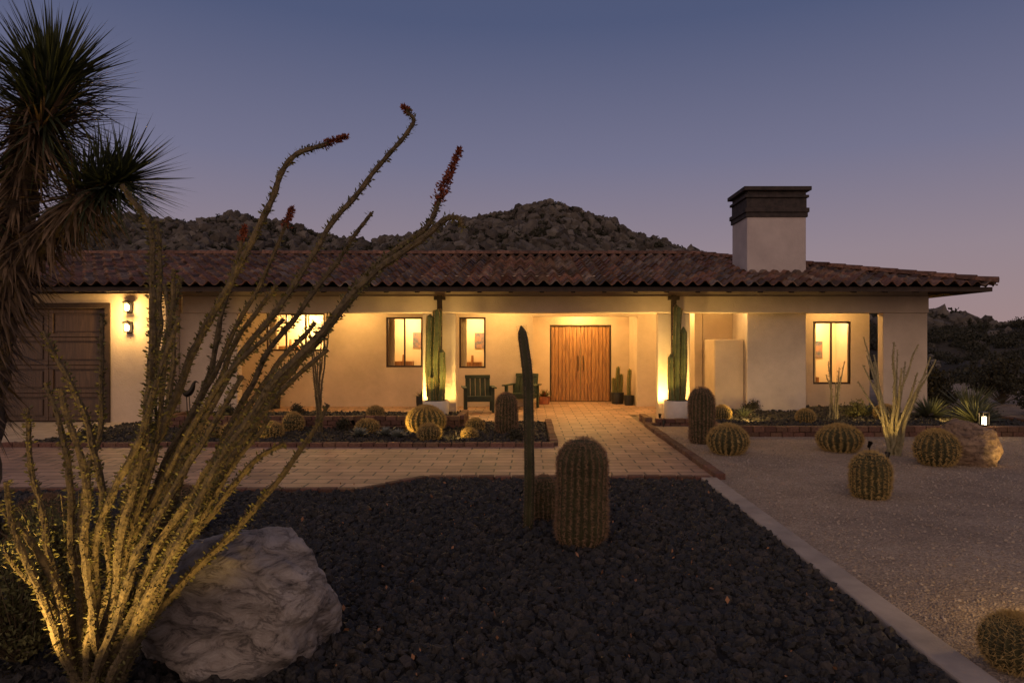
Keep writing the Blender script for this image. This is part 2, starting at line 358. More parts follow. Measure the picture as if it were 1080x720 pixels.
def h2(x,y):
    return max(-.5,2.6*min(1,max(0,(y-26)/22))*min(1,max(0,(x-12)/10))+noise.fractal(Vector((x*.12,y*.12,9)),1,2,4)*.7-.3)
mv=[(10+60*i/70,24+46*j/60,h2(10+60*i/70,24+46*j/60)) for j in range(61) for i in range(71)]
mf=[(j*71+i,j*71+i+1,(j+1)*71+i+1,(j+1)*71+i) for j in range(60) for i in range(70)]
mid=meshobj('scrub_slope',mv,mf,M_hill)
instancer('slope_boulders',mid,[rockproto('slope_boulder_piece',M_hillrock,i+60,2,.45,.8) for i in range(4)],.4,.12,.5,7)
instancer('slope_scrub',mid,[shrubmesh('slope_scrub_piece',300,.2,.06,M_scrub) for i in range(3)],.9,.3,.95,12,align=True)

# ------------------------------------------------------------ house
house=empty('ranch_house',(0,16,0))
def wall(name,x0,x1,z0,z1,y0,y1,ops,m=M_stucco):
    b=B(); cur=x0
    for a,c,za,zb in sorted(ops):
        if a>cur: b.box(cur,a,y0,y1,z0,z1)
        if za>z0: b.box(a,c,y0,y1,z0,za)
        if zb<z1: b.box(a,c,y0,y1,zb,z1)
        cur=c
    if cur<x1: b.box(cur,x1,y0,y1,z0,z1)
    return b.obj(name,m,house)
CE=2.62
wall('garage_wall',-16,-7.55,0,CE,13.9,14.15,[(-13.6,-8.6,0,2.33)])
box('garage_side_wall',-7.62,-7.37,13.9,17.2,0,CE,M_stucco,house)
box('porch_beam',-7.3,8.46,14.4,14.68,2.25,CE,M_stucco,house,.02)
box('arcade_pier',-7.36,-6.14,14.41,14.67,0,2.25,M_stucco,house,.02)
box('porch_column',-2.23,-1.52,14.42,14.66,0,2.25,M_stucco,house,.02)
box('porch_column',2.74,3.42,14.42,14.66,0,2.25,M_stucco,house,.02)
box('arcade_pier',7.50,8.44,14.42,14.66,0,2.25,M_stucco,house,.02)
W1=(-6.6,-5.13,1.41,2.36); W2=(-3.58,-2.66,1.0,2.26); W3=(-1.74,-1.07,.98,2.26)
wall('porch_wall',-7.36,.12,0,CE,17.2,17.4,[W1,W2,W3])
wall('porch_wall',2.75,4.3,0,CE,17.2,17.4,[])
box('recess_wall',-.08,.12,17.41,18.6,0,CE,M_stucco,house)
box('recess_wall',2.75,2.95,17.41,18.6,0,CE,M_stucco,house)
wall('entry_wall',-.08,2.95,0,CE,18.6,18.8,[(.59,2.27,0,2.1)])
W4=(6.68,7.57,.65,2.12)
wall('living_wall',4.1,8.0,0,CE,16.0,16.2,[W4])
box('living_side_wall',3.9,4.09,16.0,17.19,0,CE,M_stucco,house)
box('side_wall',7.8,8.0,16.21,22.4,0,CE,M_stucco,house)
box('side_wall',-16,-15.8,14.16,22.4,0,CE,M_stucco,house)
box('rear_wall',-16,8,22.41,22.6,0,CE,M_stucco,house)
box('inner_wall',-15.79,7.79,18.82,19.0,0,CE,M_room,house)
box('porch_ceiling',-15.8,8.44,14.69,22.4,CE+.002,CE+.06,M_ceil,house,0)
box('entry_header',.12,2.75,17.2,17.38,2.28,CE,M_stucco,house,.01)
box('chimney_stack',4.78,6.07,14.9,15.99,0,4.38,M_stucco2,house,.02)
box('fireplace_shoulder',4.12,4.775,15.1,15.99,0,1.70,M_stucco,house,.03)
cap=B(); cx0,cx1,cy0,cy1=4.78,6.07,14.9,15.99
for z0,z1,e in [(4.36,4.46,.03),(4.462,4.56,.055),(4.562,4.78,.01),(4.782,4.84,.05),(4.842,4.93,.0),(4.932,5.02,.09)]:
    cap.box(cx0-e,cx1+e,cy0-e,cy1+e,z0,z1)
bevel(cap.obj('chimney_cap',M_capm,house),.012)
def window(tag,w,y,mull=1,en=60):
    xa,xb,za,zb=w; f=B(); t=.045
    f.box(xa,xb,y+.03,y+.1,za,za+t); f.box(xa,xb,y+.03,y+.1,zb-t,zb)
    f.box(xa,xa+t,y+.031,y+.099,za+t,zb-t); f.box(xb-t,xb,y+.031,y+.099,za+t,zb-t)
    for i in range(mull):
        x=xa+(xb-xa)*(i+1)/(mull+1); f.box(x-.02,x+.02,y+.04,y+.09,za+t,zb-t)
    bevel(f.obj(tag+'_window_frame',M_frame,house),.005,1)
    r=B(); d=1.1
    r.box(xa-.5,xb+.5,y+.2+d,y+.23+d,0,CE); r.box(xa-.53,xa-.5,y+.21,y+.2+d,0,CE); r.box(xb+.5,xb+.53,y+.21,y+.2+d,0,CE)
    r.obj(tag+'_room',M_room,house)
    p=B(); px=xa+(xb-xa)*.68; pz=za+(zb-za)*.55
    p.box(px-.16,px+.16,y+.17+d,y+.195+d,pz-.22,pz+.2)
    p.obj(tag+'_picture',M_art,house)
    p=B(); p.box(xa,xa+.5,y+d-.25,y+d+.15,0,za+.12); p.tube([(xa+.25,y+d-.05,za+.12),(xa+.25,y+d-.05,za+.3)],[.04,.03],8); p.obj(tag+'_cabinet',M_door,house)
    c=[];n=24
    for i in range(n+1):
        x=xa-.05+.22*i/n; yy=y+.26+.025*math.sin(i*1.7); c+= [(x,yy,za-.1),(x,yy,zb+.08)]
    meshobj(tag+'_curtain',c,[(2*i,2*i+2,2*i+3,2*i+1) for i in range(n)],M_linen,house,True)
    lamp(tag+'_room_light','POINT',((xa+xb)/2,y+.75,2.15),en,(1,.64,.26),house,.12)
window('bath',W1,17.2,2,120); window('bedroom',W2,17.2,1,60); window('study',W3,17.2,0,50); window('living',W4,16.0,1,80)
for i,(a,b_) in enumerate([(.63,1.425),(1.435,2.23)]):
    d=B(); n=8; w=(b_-a)/n
    for k in range(n): d.box(a+k*w+.004,a+(k+1)*w-.004,18.66,18.71+U(-.002,.002),.02,2.05)
    d.box(a,b_,18.712,18.74,.015,2.055)
    bevel(d.obj('entry_door_leaf',M_door,house),.004,1)
h=B()
for x in(1.36,1.50): h.tube([(x,18.65,.85),(x,18.59,.87),(x,18.59,1.23),(x,18.65,1.25)],[.013]*4)
h.obj('door_handles',M_metal,house,True)
f=B(); f.box(.592,.628,18.63,18.75,0,2.1); f.box(2.232,2.268,18.63,18.75,0,2.1); f.box(.628,2.232,18.63,18.75,2.06,2.098); f.obj('entry_door_frame',M_darkwood,house)
g=B(); gx0,gx1=-13.6,-8.6; g.box(gx0,gx1,14.06,14.1,0,2.33)
nr,nc=4,4; pw=(gx1-gx0)/nc; ph=2.3/nr
for r_ in range(nr):
    for c_ in range(nc):
        x=gx0+c_*pw; z=.01+r_*ph
        g.box(x+.005,x+pw-.005,14.02,14.055,z+.008,z+.08); g.box(x+.005,x+pw-.005,14.02,14.055,z+ph-.08,z+ph-.004)
        g.box(x+.005,x+.09,14.021,14.054,z+.08,z+ph-.08); g.box(x+pw-.09,x+pw-.005,14.021,14.054,z+.08,z+ph-.08)
        g.box(x+.13,x+pw-.13,14.035,14.056,z+.12,z+ph-.12)
bevel(g.obj('garage_door',M_gar,house),.006,1)
g=B(); g.box(-8.6,-8.5,13.86,13.895,0,2.43); g.box(-13.7,-8.6,13.86,13.895,2.33,2.43); g.obj('garage_trim',M_darkwood,house)
EY,EZ,RUN,RISE,XL,XR=13.2,2.74,4.8,1.18,-16.5,9.08
def slope(name,o,uv,vv,L,nrows=13,pitch=.24):
    o=Vector(o);uv=Vector(uv);vv=Vector(vv); nrm=Vector((-vv.x*RISE,-vv.y*RISE,RUN)).normalized()
    nt_=int(L/pitch)+1; row=RUN/nrows; S=8
    us=[i*pitch/S for i in range(nt_*S+1)]; vs=[]
    for r_ in range(nrows): vs+=[(r_,0.0),(r_,.5),(r_,.995)]
    V=[];C=[]
    jit={}
    for r_,s in vs:
        for i,u in enumerate(us):
            k=(i+S//2)//S; key=(k,r_)
            if key not in jit:
                b=U(.4,1.3); h_=U(.9,1.25)
                jit[key]=(U(-.014,.014),U(-.025,.025),(.22*b,.11*b*h_,.072*b*h_) if R()<.82 else (.24*b,.17*b,.13*b))
            j=jit[key]; ph=2*math.pi*(i/S); cw=math.cos(ph); hgt=.05*(cw if cw>0 else cw*.75)
            v=(r_+s)*row+(j[1] if s<.3 else 0)
            hh=hgt+.045*(1-s)+j[0]*(1-s)
            u2=min(u,L); p=o+uv*u2+vv*v+Vector((0,0,v*RISE/RUN))+nrm*hh
            p.z-=.035*max(0,noise.noise(Vector((u2*.25,v*.3,2))))
            V.append(p); C.append((*j[2],1))
    n=len(us);F=[]
    for a in range(len(vs)-1):
        vm=(vs[a][0]+vs[a][1]+.2)*row
        for i in range(n-1):
            um=us[i]+.01
            if um<L and vm<=um+.12 and vm<=L-um+.12: F.append((a*n+i,a*n+i+1,(a+1)*n+i+1,(a+1)*n+i))
    e0=len(V)
    for i,u in enumerate(us):
        p=V[i]; V.append(p+nrm*-.022); C.append(C[i])
    for i in range(n-1):
        if us[i]<L: F.append((e0+i,e0+i+1,i+1,i))
    return meshobj(name,V,F,M_roof,house,True,C)
def sharp(o):
    o.data.polygons.foreach_set('use_smooth',[True]*len(o.data.polygons))
    try: o.data.set_sharp_from_angle(angle=math.radians(50))
    except Exception as e: print(e)
W_=XR-XL
sharp(slope('roof_front_slope',(XL,EY,EZ),(1,0,0),(0,1,0),W_))
sharp(slope('roof_rear_slope',(XR,EY+2*RUN,EZ),(-1,0,0),(0,-1,0),W_))
sharp(slope('roof_end_slope',(XR,EY,EZ),(0,1,0),(-1,0,0),2*RUN))
sharp(slope('roof_end_slope',(XL,EY+2*RUN,EZ),(0,-1,0),(1,0,0),2*RUN))
dz=-.06
A=[(XL+.05,EY+.05,EZ+dz),(XR-.05,EY+.05,EZ+dz),(XR-.05,EY+2*RUN-.05,EZ+dz),(XL+.05,EY+2*RUN-.05,EZ+dz),(XL+RUN,EY+RUN,EZ+RISE+dz),(XR-RUN,EY+RUN,EZ+RISE+dz)]
meshobj('roof_deck',A,[(0,1,5,4),(1,2,5),(2,3,4,5),(3,0,4)],M_darkwood,house)
rf=B(); x=XL+.3
k=RISE/RUN
while x<XR-.2:
    y0,y1=EY+.12,14.38; z0=EZ-.07+k*.12; z1=EZ-.07+k*(y1-EY)
    rf.add([(x-.04,y0,z0-.1),(x+.04,y0,z0-.1),(x+.04,y1,z1-.13),(x-.04,y1,z1-.13),(x-.04,y0,z0),(x+.04,y0,z0),(x+.04,y1,z1),(x-.04,y1,z1)],
     [(0,3,2,1),(4,5,6,7),(0,1,5,4),(1,2,6,5),(2,3,7,6),(3,0,4,7)])
    x+=.61
rf.obj('rafter_tails',M_darkwood,house)
fz=B(); fz.box(XL+.1,XR-.1,EY+.06,EY+.1,EZ-.12,EZ-.035); fz.box(XR-.1,XR-.06,EY+.06,EY+2*RUN-.06,EZ-.12,EZ-.035); fz.obj('eave_fascia',M_darkwood,house)
wall('upper_wall',-16,8.44,CE+.003,CE+.42,14.42,14.6,[])
rc=B()
def ridge(a,b):
    a=Vector(a);b=Vector(b);d=b-a;L=d.length;d.normalize();s=d.cross(Vector((0,0,1))).normalized();up=s.cross(d)
    n=int(L/.36)
    for i in range(n):
        p=a+d*(L*i/n); q=a+d*(L*(i+1)/n+.03); r0,r1=.12+U(-.01,.01),.095; vs=[]
        for P,rr in((p,r0),(q,r1)):
            for j in range(9):
                t=math.pi*j/8; vs.append(P+s*math.cos(t)*rr+up*(math.sin(t)*rr*.9))
        b_=U(.5,1.3); rc.add(vs,[(j,j+1,j+10,j+9) for j in range(8)]+[tuple(range(8,-1,-1))],0,(.23*b_,.115*b_,.075*b_))
zr=EZ+RISE+.03
ridge((XL+RUN,EY+RUN,zr),(XR-RUN,EY+RUN,zr))
for X,s in((XL,1),(XR,-1)):
    for Y,t in((EY,1),(EY+2*RUN,-1)): ridge((X,Y,EZ+.05),(X+s*RUN,Y+t*RUN,zr))
sharp(rc.obj('ridge_caps',M_roof,house,True))
for x in(-1.86,3.06):
    b=B(); b.box(x-.05,x+.05,14.3,14.4,0,2.62); b.box(x-.12,x+.12,14.31,14.39,2.52,2.6); bevel(b.obj('porch_post',M_darkwood,house),.008)
def downlight(x,y,e):
    b=B(); b.tube([(x,y,CE-.03),(x,y,CE)],[.07,.075],16); b.obj('downlight_trim',M_white,house)
    b=B(); b.tube([(x,y,CE-.034),(x,y,CE-.031)],[.05,.05],12); b.obj('downlight_lens',M_bulb,house)
    lamp('downlight','POINT',(x,y,CE-.12),e,WARM,house,.06)
downlight(1.4,17.9,115); downlight(1.2,15.6,105); downlight(-4.3,16.4,62); downlight(-.7,16.4,60)
downlight(7.0,15.3,40); downlight(3.5,16.2,50); downlight(-6.6,16.0,14); downlight(4.45,15.0,12)

def lantern(x,z,e):
    L=empty('wall_lantern',(x,13.85,z)); b=B()
    b.box(x-.05,x+.05,13.86,13.9,z-.12,z+.12); b.box(x-.015,x+.015,13.78,13.86,z+.1,z+.12)
    b.tube([(x,13.78,z+.14),(x,13.78,z+.11),(x,13.78,z+.09)],[.02,.09,.09],10)
    b.tube([(x,13.78,z-.1),(x,13.78,z-.085)],[.06,.06],10)
    for i in range(4):
        t=math.pi/4+i*math.pi/2; b.tube([(x+.07*math.cos(t),13.78+.07*math.sin(t),z+.09),(x+.05*math.cos(t),13.78+.05*math.sin(t),z-.09)],[.006]*2,5)
    b.obj('lantern_frame',M_metal,L); b=B(); b.tube([(x,13.78,z-.07),(x,13.78,z-.03),(x,13.78,z+.04),(x,13.78,z+.07)],[.025,.045,.04,.02],10); b.obj('lantern_bulb',M_bulb,L,True)
    lamp('lantern_light','POINT',(x,13.6,z),e,WARM,L,.05)
lantern(-8.1,2.34,34); lantern(-8.1,1.93,26)

# ------------------------------------------------------------ plants
def barrel(x,y,r,h,z=0,name='barrel_cactus',ribs=21,sp=M_spine,dens=1.0,spl=.035,body=M_cact,wsp=None,lean=0):
    e=empty(name,(x,y,z)); n=ribs*6; rings=18; V=[];F=[]
    tall=h>2*r*1.1
    def prof(t):
        if tall:
            zz=t*h
            if zz<r*.6: k=.78+.22*math.sin(zz/(r*.6)*math.pi/2)
            elif zz>h-r*1.1: q=(zz-(h-r*1.1))/(r*1.1); k=math.sqrt(max(0,1-q*q))
            else: k=1
            return k*r*(1+.03*math.sin(zz*9+x)),zz
        a=-math.pi*.32+t*(math.pi*.5+math.pi*.32); s0=math.sin(-math.pi*.32)
        return math.cos(a)*r,(math.sin(a)-s0)/(1-s0)*h
    ts=[1-(1-i/rings)**1.35 if tall else i/rings for i in range(rings+1)]
    def pt(t,th,push=0):
        rr,zz=prof(t); w=abs(((th*ribs/(2*math.pi))%1)-.5)*2
        k=1-.2*(w**1.2); rr2=rr*k+push; dd=rr*.02*math.sin(th*3+zz*6)
        return Vector((x+(rr2+dd)*math.cos(th)+lean*zz,y+(rr2+dd)*math.sin(th),z+zz-(.03*r if t>.97 else 0)))
    for t in ts:
        for j in range(n): V.append(pt(t,2*math.pi*j/n))
    F=[(i*n+j,i*n+(j+1)%n,(i+1)*n+(j+1)%n,(i+1)*n+j) for i in range(rings) for j in range(n)]
    meshobj('cactus_body',V,F,body,e,True)
    S=B(); na=max(6,int(h/.026*dens)) if tall else max(8,int((r*2.2)/.026*dens)); w=wsp or .0016
    for q in range(ribs):
        th=2*math.pi*(q+.5)/ribs
        for a in range(na):
            t=(a+R()*.5)/na*.985; p=pt(t,th); rr,zz=prof(t); rr2,zz2=prof(min(1,t+.02))
            out=Vector((math.cos(th),math.sin(th),0)); tang=Vector(((rr2-rr)*out.x,(rr2-rr)*out.y,zz2-zz))
            if tang.length<1e-5: tang=Vector((0,0,1))
            tang.normalize(); side=Vector((-out.y,out.x,0)); nn=side.cross(tang).normalized()
            if nn.dot(out)<0 and nn.z<0: nn=-nn
            for s in range(11):
                d=(nn*U(.25,1)+side*U(-1,1)+tang*U(-.9,.9)).normalized(); S.spine(p-nn*.003,d,spl*U(.6,1.4),w)
    for s in range(int(140*dens)):
        a=U(0,6.28); q=U(0,.4)*r; p=Vector((x+q*math.cos(a)+lean*h,y+q*math.sin(a),z+h-.03*r)); S.spine(p,Vector((U(-.6,.6),U(-.6,.6),1)).normalized(),spl*U(.5,1.1),w)
    S.obj('spines',sp,e); return e
barrel(.43,5.58,.205,.86,sp=M_spine2,ribs=23,dens=1.4,spl=.036,wsp=.0019,lean=.02)
barrel(.15,6.35,.14,.40,sp=M_spine2,dens=1.2,spl=.034,wsp=.002)
barrel(2.82,11.1,.20,.90,ribs=21,spl=.04,wsp=.0035,sp=M_spine2)
barrel(2.94,10.05,.29,.42,wsp=.0033,spl=.048)
barrel(4.70,10.3,.32,.39,wsp=.0033,spl=.048)
barrel(3.63,7.24,.205,.48,wsp=.0026,spl=.042)
barrel(5.47,9.14,.27,.46,wsp=.0033,spl=.048)
barrel(2.46,3.45,.155,.27,spl=.036,wsp=.0012,dens=1.4,ribs=24)
barrel(-.39,12.25,.19,.73,wsp=.004,sp=M_spine2,spl=.04)
barrel(-1.86,12.4,.34,.47,wsp=.004,spl=.055)
for a in [(-1.65,11.4,.19,.27),(-4.95,11.55,.23,.28),(-5.45,11.7,.18,.24),(-4.4,11.7,.19,.26),(-4.3,12.5,.18,.34),(-.98,12.6,.16,.22),(-2.9,12.3,.2,.24),(-3.0,13.4,.16,.2),(-1.0,11.6,.13,.16)]:
    barrel(*a[:4],z=.17 if a[1]>13 else 0,wsp=.0045,spl=.048,dens=.7)
barrel(-3.55,5.0,.25,.52,sp=M_spine2,wsp=.002)
barrel(-3.0,5.9,.22,.4,sp=M_spine2,wsp=.002)
barrel(6.9,13.2,.2,.3,z=.13,wsp=.004); barrel(5.2,12.8,.17,.25,z=.13,wsp=.004); barrel(3.75,13.2,.17,.28,z=.13,wsp=.004)

def column(b,pts,r,ribs=7,sp=True,mi=0,smi=1,wsp=.0015,spl=.02,wob=.05):
    P=catmull(pts,8); k=len(P); n=ribs*4; V=[]
    for i,p in enumerate(P):
        d=(P[min(i+1,k-1)]-P[max(i-1,0)]).normalized(); a=d.cross(Vector((0,1,.02))).normalized(); c=d.cross(a)
        t=i/(k-1); rr=r*(1+wob*math.sin(i*.8))
        if t>.93: rr*=math.sqrt(max(0.02,1-((t-.93)/.07)**2))
        if t<.05: rr*=.85
        for j in range(n):
            th=2*math.pi*j/n; w=(math.cos(th*ribs)*.5+.5); q=rr*(.70+.30*w)
            V.append(p+(a*math.cos(th)+c*math.sin(th))*q)
            if sp and j%4==0 and t<.97 and i<k-1:
                o=(a*math.cos(th)+c*math.sin(th)); sg=(P[i+1]-p)
                for s in range(14): b.spine(p+sg*R()+o*q*.98,(o+Vector((U(-.8,.8),U(-.8,.8),U(-.8,.8)))).normalized(),spl*U(.6,1.3),wsp,smi)
    F=[(i*n+j,i*n+(j+1)%n,(i+1)*n+(j+1)%n,(i+1)*n+j) for i in range(k-1) for j in range(n)]+[tuple(range((k-1)*n,k*n))]
    b.add(V,F,mi)
b=B(); column(b,[(.0,6.0,-.02),(.012,6.0,.4),(.005,6.01,.9),(-.005,6.0,1.35),(-.06,6.0,1.79)],.044,6,wsp=.0012,spl=.022,wob=.025); e=empty('column_cactus',(0,6,0)); b.obj('stem',[M_cact,M_spine2],e)
def pot(x,y,z,r,h,m,e):
    b=B(); pr=[(r*.86,0),(r*.9,.02),(r,h*.5),(r,h*.93),(r*.98,h),(r*.90,h),(r*.88,h*.86)]
    b.tube([(x,y,z+q[1]) for q in pr],[q[0] for q in pr],28,cap=True); o=b.obj('pot',m,e,False); sharp(o)
def potcact(x,y,stems,m=M_white,r=.26,h=.44):
    e=empty('potted_cactus',(x,y,0)); pot(x,y,.015,r,h,m,e); b=B()
    for s in stems: column(b,[(x+p[0],y+p[1],p[2]) for p in s[0]],s[1],s[2] if len(s)>2 else 6,wsp=.003,spl=.025)
    b.obj('cactus_stems',[M_cact2,M_spine],e)
potcact(-1.87,13.85,[([(0,0,.4),(.0,0,1.2),(.03,0,2.1),(.02,0,2.3)],.085),([(-.1,.03,.4),(-.14,.0,1.0),(-.13,0,1.75),(-.12,0,2.2)],.075),([(.1,-.05,.4),(.13,-.04,.9),(.12,-.02,1.5)],.07),([(-.05,-.1,.4),(-.06,-.12,.7),(-.06,-.12,.95)],.06)])
potcact(3.02,13.88,[([(0,0,.4),(.0,0,1.2),(.02,0,2.2),(.05,0,2.35)],.085),([(.1,.03,.4),(.13,.0,1.0),(.14,0,1.95)],.078),([(-.1,-.05,.4),(-.12,-.04,.8),(-.12,-.02,1.4)],.068)])
potcact(2.35,17.95,[([(0,0,.2),(0,0,.6),(.02,0,1.0)],.05),([(.08,0,.2),(.1,0,.5),(.1,0,.8)],.045),([(-.08,0,.2),(-.1,0,.5),(-.1,0,.7)],.045)],M_black,.17,.3)
potcact(2.6,17.6,[([(0,0,.2),(0,0,.6),(.02,0,.95)],.05)],M_black,.13,.25)
def potplant(x,y,r,h,m,fm,n=120,spread=.25,z=0):
    e=empty('potted_plant',(x,y,z)); pot(x,y,z+.013,r,h,m,e); b=B()
    for i in range(n):
        d=Vector((random.gauss(0,1),random.gauss(0,1),U(.3,2.2))).normalized(); b.blade((x+d.x*.03,y+d.y*.03,z+h*.9),d,spread*U(.5,1.1),.025,0 if R()<.7 else 1,.5)
    b.obj('foliage',[M_bush,fm],e)
potplant(.42,17.9,.15,.2,M_terra,M_ocoflower,140,.32); potplant(-7.0,13.6,.12,.2,M_terra,M_bush,60,.2); potplant(-6.2,16.7,.14,.3,M_black,M_bush,70,.25)
potplant(-2.6,16.7,.14,.3,M_black,M_bush,90,.3)

def rosette(x,y,z,r,n,m,w,name='agave_plant',up=.5):
    e=empty(name,(x,y,z)); b=B()
    for i in range(n):
        a=i*2.4; el=.12+up*(i/n)*2.2+U(-.08,.08); d=Vector((math.cos(a)*math.cos(el),math.sin(a)*math.cos(el),math.sin(el)))
        b.blade((x+d.x*.02,y+d.y*.02,z+.03),d,r*U(.85,1.1)*(1-.2*i/n),w,0,.12)
    b.obj('leaves',m,e)
for a in [(-2.45,11.75),(-2.9,11.7),(-2.2,11.5)]: rosette(a[0],a[1],.02,.2,60,M_agaveb,.045)
for a in [(8.4,12.8,.62),(9.9,12.9,.8),(9.2,14.2,.9),(10.8,13.6,.9),(8.0,13.6,.6)]: rosette(a[0],a[1],.12 if a[0]<9.3 else 0,a[2],170,M_agave,.035,'yucca_plant')
rosette(7.0,14.0,.13,.35,50,M_agave,.04); rosette(4.3,13.6,.13,.3,50,M_agave,.03)

def ocotillo(name,base,stems,rb,rt,leafn,stemm,lL=.02,flower=(),spl=.022,wl=.006):
    e=empty(name,base); b=B()
    for si,s in enumerate(stems):
        P=catmull([base]+s,12); k=len(P)
        off=Vector((U(-.09,.09),U(-.06,.06),0))
        P=[p+off*(1-i/(k-1))+Vector((noise.noise(p*3)*.03+noise.noise(p*9)*.008,0,noise.noise(p*4)*.018)) for i,p in enumerate(P)]
        fr=U(.85,1.15)
        rr=[(rb+(rt-rb)*(i/(k-1)))*(1+.13*math.sin(i*2.1))*fr for i in range(k)]
        b.tube(P,rr,7,0)
        for i in range(k-1):
            seg=P[i+1]-P[i]; L=seg.length; dn=.55+.9*max(0,noise.noise(P[i]*5)+.4)
            for q in range(int(L*leafn*dn)+1):
                p=P[i]+seg*R(); o=Vector((U(-1,1),U(-1,1),U(-1,1))); o=(o-seg.normalized()*o.dot(seg.normalized())).normalized()
                d=(o+seg.normalized()*U(0,.9)).normalized()
                if R()<.7: b.leaf(p+o*rr[i]*.8,lL*U(.5,1.4),wl*U(.6,1.2),1,d)
                else: b.spine(p+o*rr[i]*.8,o,spl*U(.7,1.2),.0012,0)
        if si in flower:
            d=(P[-1]-P[-3]).normalized(); fl,fr_=flower[si]; 
            for q in range(int(2600*fl)):
                t=R(); p=P[-1]+d*(t*fl-.02)+Vector((U(-1,1),U(-1,1),U(-1,1))).normalized()*fr_*(1.15-t)*U(.2,1)
                b.leaf(p,.022,.004,2)
    b.obj('stems',[stemm,M_ocoleaf,M_ocoflower],e,False); return e
B0=(-2.03,3.2,0)
ST=[[(-1.84,3.25,.65),(-1.54,3.35,1.32),(-1.10,3.5,2.11),(-.80,3.58,2.55),(-.62,3.6,2.78),(-.66,3.6,2.87)],
[(-1.58,3.1,.87),(-1.09,3.05,1.48),(-.654,3.0,1.98),(-.45,3.0,2.16),(-.39,3.0,2.28)],
[(-1.89,3.3,.73),(-1.63,3.38,1.53),(-1.35,3.4,2.15),(-1.17,3.4,2.53),(-1.0,3.4,2.63)],
[(-1.74,2.95,.84),(-1.60,2.9,1.49),(-1.6,2.9,2.05),(-1.74,2.9,2.32)],
[(-1.8,3.1,.96),(-1.67,3.1,1.69),(-1.69,3.1,2.19)],
[(-1.93,3.4,.82),(-1.56,3.5,1.6),(-1.25,3.5,2.26)],
[(-1.68,3.25,.73),(-1.22,3.3,1.42),(-.74,3.3,1.97)],
[(-1.9,3.4,.53),(-1.49,3.5,1.26),(-1.10,3.5,1.75)],
[(-1.93,3.1,.70),(-2.03,3.1,1.31),(-2.19,3.1,1.69)],
[(-2.11,3.05,.65),(-2.32,3.0,.94)],
[(-2.19,3.25,.46),(-2.37,3.3,.92),(-2.42,3.3,1.33)],
[(-1.49,3.05,.82),(-1.13,3.0,1.32)],
[(-2.0,3.5,.7),(-1.71,3.6,1.45),(-1.51,3.6,2.2)],
[(-1.64,2.95,.6),(-1.28,2.9,1.21)],
[(-2.1,3.3,.9),(-2.1,3.4,1.22),(-2.13,3.4,1.79)],
[(-1.75,3.1,.7),(-1.40,3.0,1.35),(-1.05,2.95,1.75)],
[(-1.85,3.0,.8),(-1.62,2.9,1.3),(-1.45,2.85,1.75)],
[(-2.15,3.0,.6),(-2.22,2.9,1.05)],
[(-1.95,3.35,.8),(-1.85,3.5,1.5),(-1.9,3.55,1.95)],
[(-1.78,3.3,.5),(-1.42,3.4,1.0),(-1.2,3.4,1.15)],
[(-2.0,3.0,.5),(-1.9,2.9,1.0),(-1.95,2.85,1.45)],
[(-1.9,3.1,.4),(-1.7,3.0,.95),(-1.55,2.95,1.55),(-1.5,2.9,1.95)],
[(-2.12,3.1,.4),(-2.3,3.0,.72)],
[(-1.7,3.15,.6),(-1.35,3.2,1.2),(-.95,3.2,1.62)],
[(-1.45,3.0,1.05),(-.9,2.98,1.74),(-.47,3.0,2.13),(-.33,3.0,2.19),(-.27,3.0,2.15)],
[(-1.8,3.5,.7),(-1.45,3.6,1.5),(-1.0,3.7,2.15),(-.85,3.7,2.35)],
[(-1.9,3.5,.8),(-1.65,3.6,1.5),(-1.35,3.65,1.95)],
[(-1.95,3.2,.7),(-1.78,3.2,1.4),(-1.62,3.2,1.95)],
[(-1.7,3.0,.7),(-1.45,2.95,1.15),(-1.2,2.9,1.5)],
[(-2.1,3.2,.6),(-2.15,3.2,1.1),(-2.25,3.2,1.45)],
[(-1.6,3.3,.55),(-1.2,3.35,1.0),(-.98,3.35,1.35)]]
ocotillo('ocotillo',B0,ST,.022,.010,420,M_ocostem,.021,flower={0:(.05,.018),1:(.25,.032),2:(.12,.02),5:(.1,.022),12:(.08,.02)},wl=.0055,spl=.028)
st=[]
for i in range(19):
    a=i*2.4; sp_=U(.15,.6); h_=U(1.0,1.75); st.append([(5.3+math.cos(a)*sp_*.35+U(-.05,.05),9.9+math.sin(a)*sp_*.3,h_*.45),(5.3+math.cos(a)*sp_,9.9+math.sin(a)*sp_,h_)])
ocotillo('ocotillo',(5.3,9.9,0),st,.024,.010,60,M_palestem,.02,flower={})
st=[]
for i in range(6):
    a=i*2.4; sp_=U(.05,.25); h_=U(1.4,2.3); st.append([(-3.75+math.cos(a)*sp_*.3,12.2+math.sin(a)*sp_*.3,h_*.4),(-3.75+math.cos(a)*sp_,12.2+math.sin(a)*sp_,h_)])
ocotillo('ocotillo',(-3.75,12.2,0),st,.022,.010,90,M_ocostem,.03,flower={})
st=[]
for i in range(8):
    a=i*2.4; sp_=U(.05,.2); h_=U(.7,1.3); st.append([(5.95+math.cos(a)*sp_*.3,13.2+math.sin(a)*sp_*.3,.13+h_*.4),(5.95+math.cos(a)*sp_,13.2+math.sin(a)*sp_,.13+h_)])
ocotillo('ocotillo',(5.95,13.2,.12),st,.018,.01,40,M_palestem,.025,flower={})

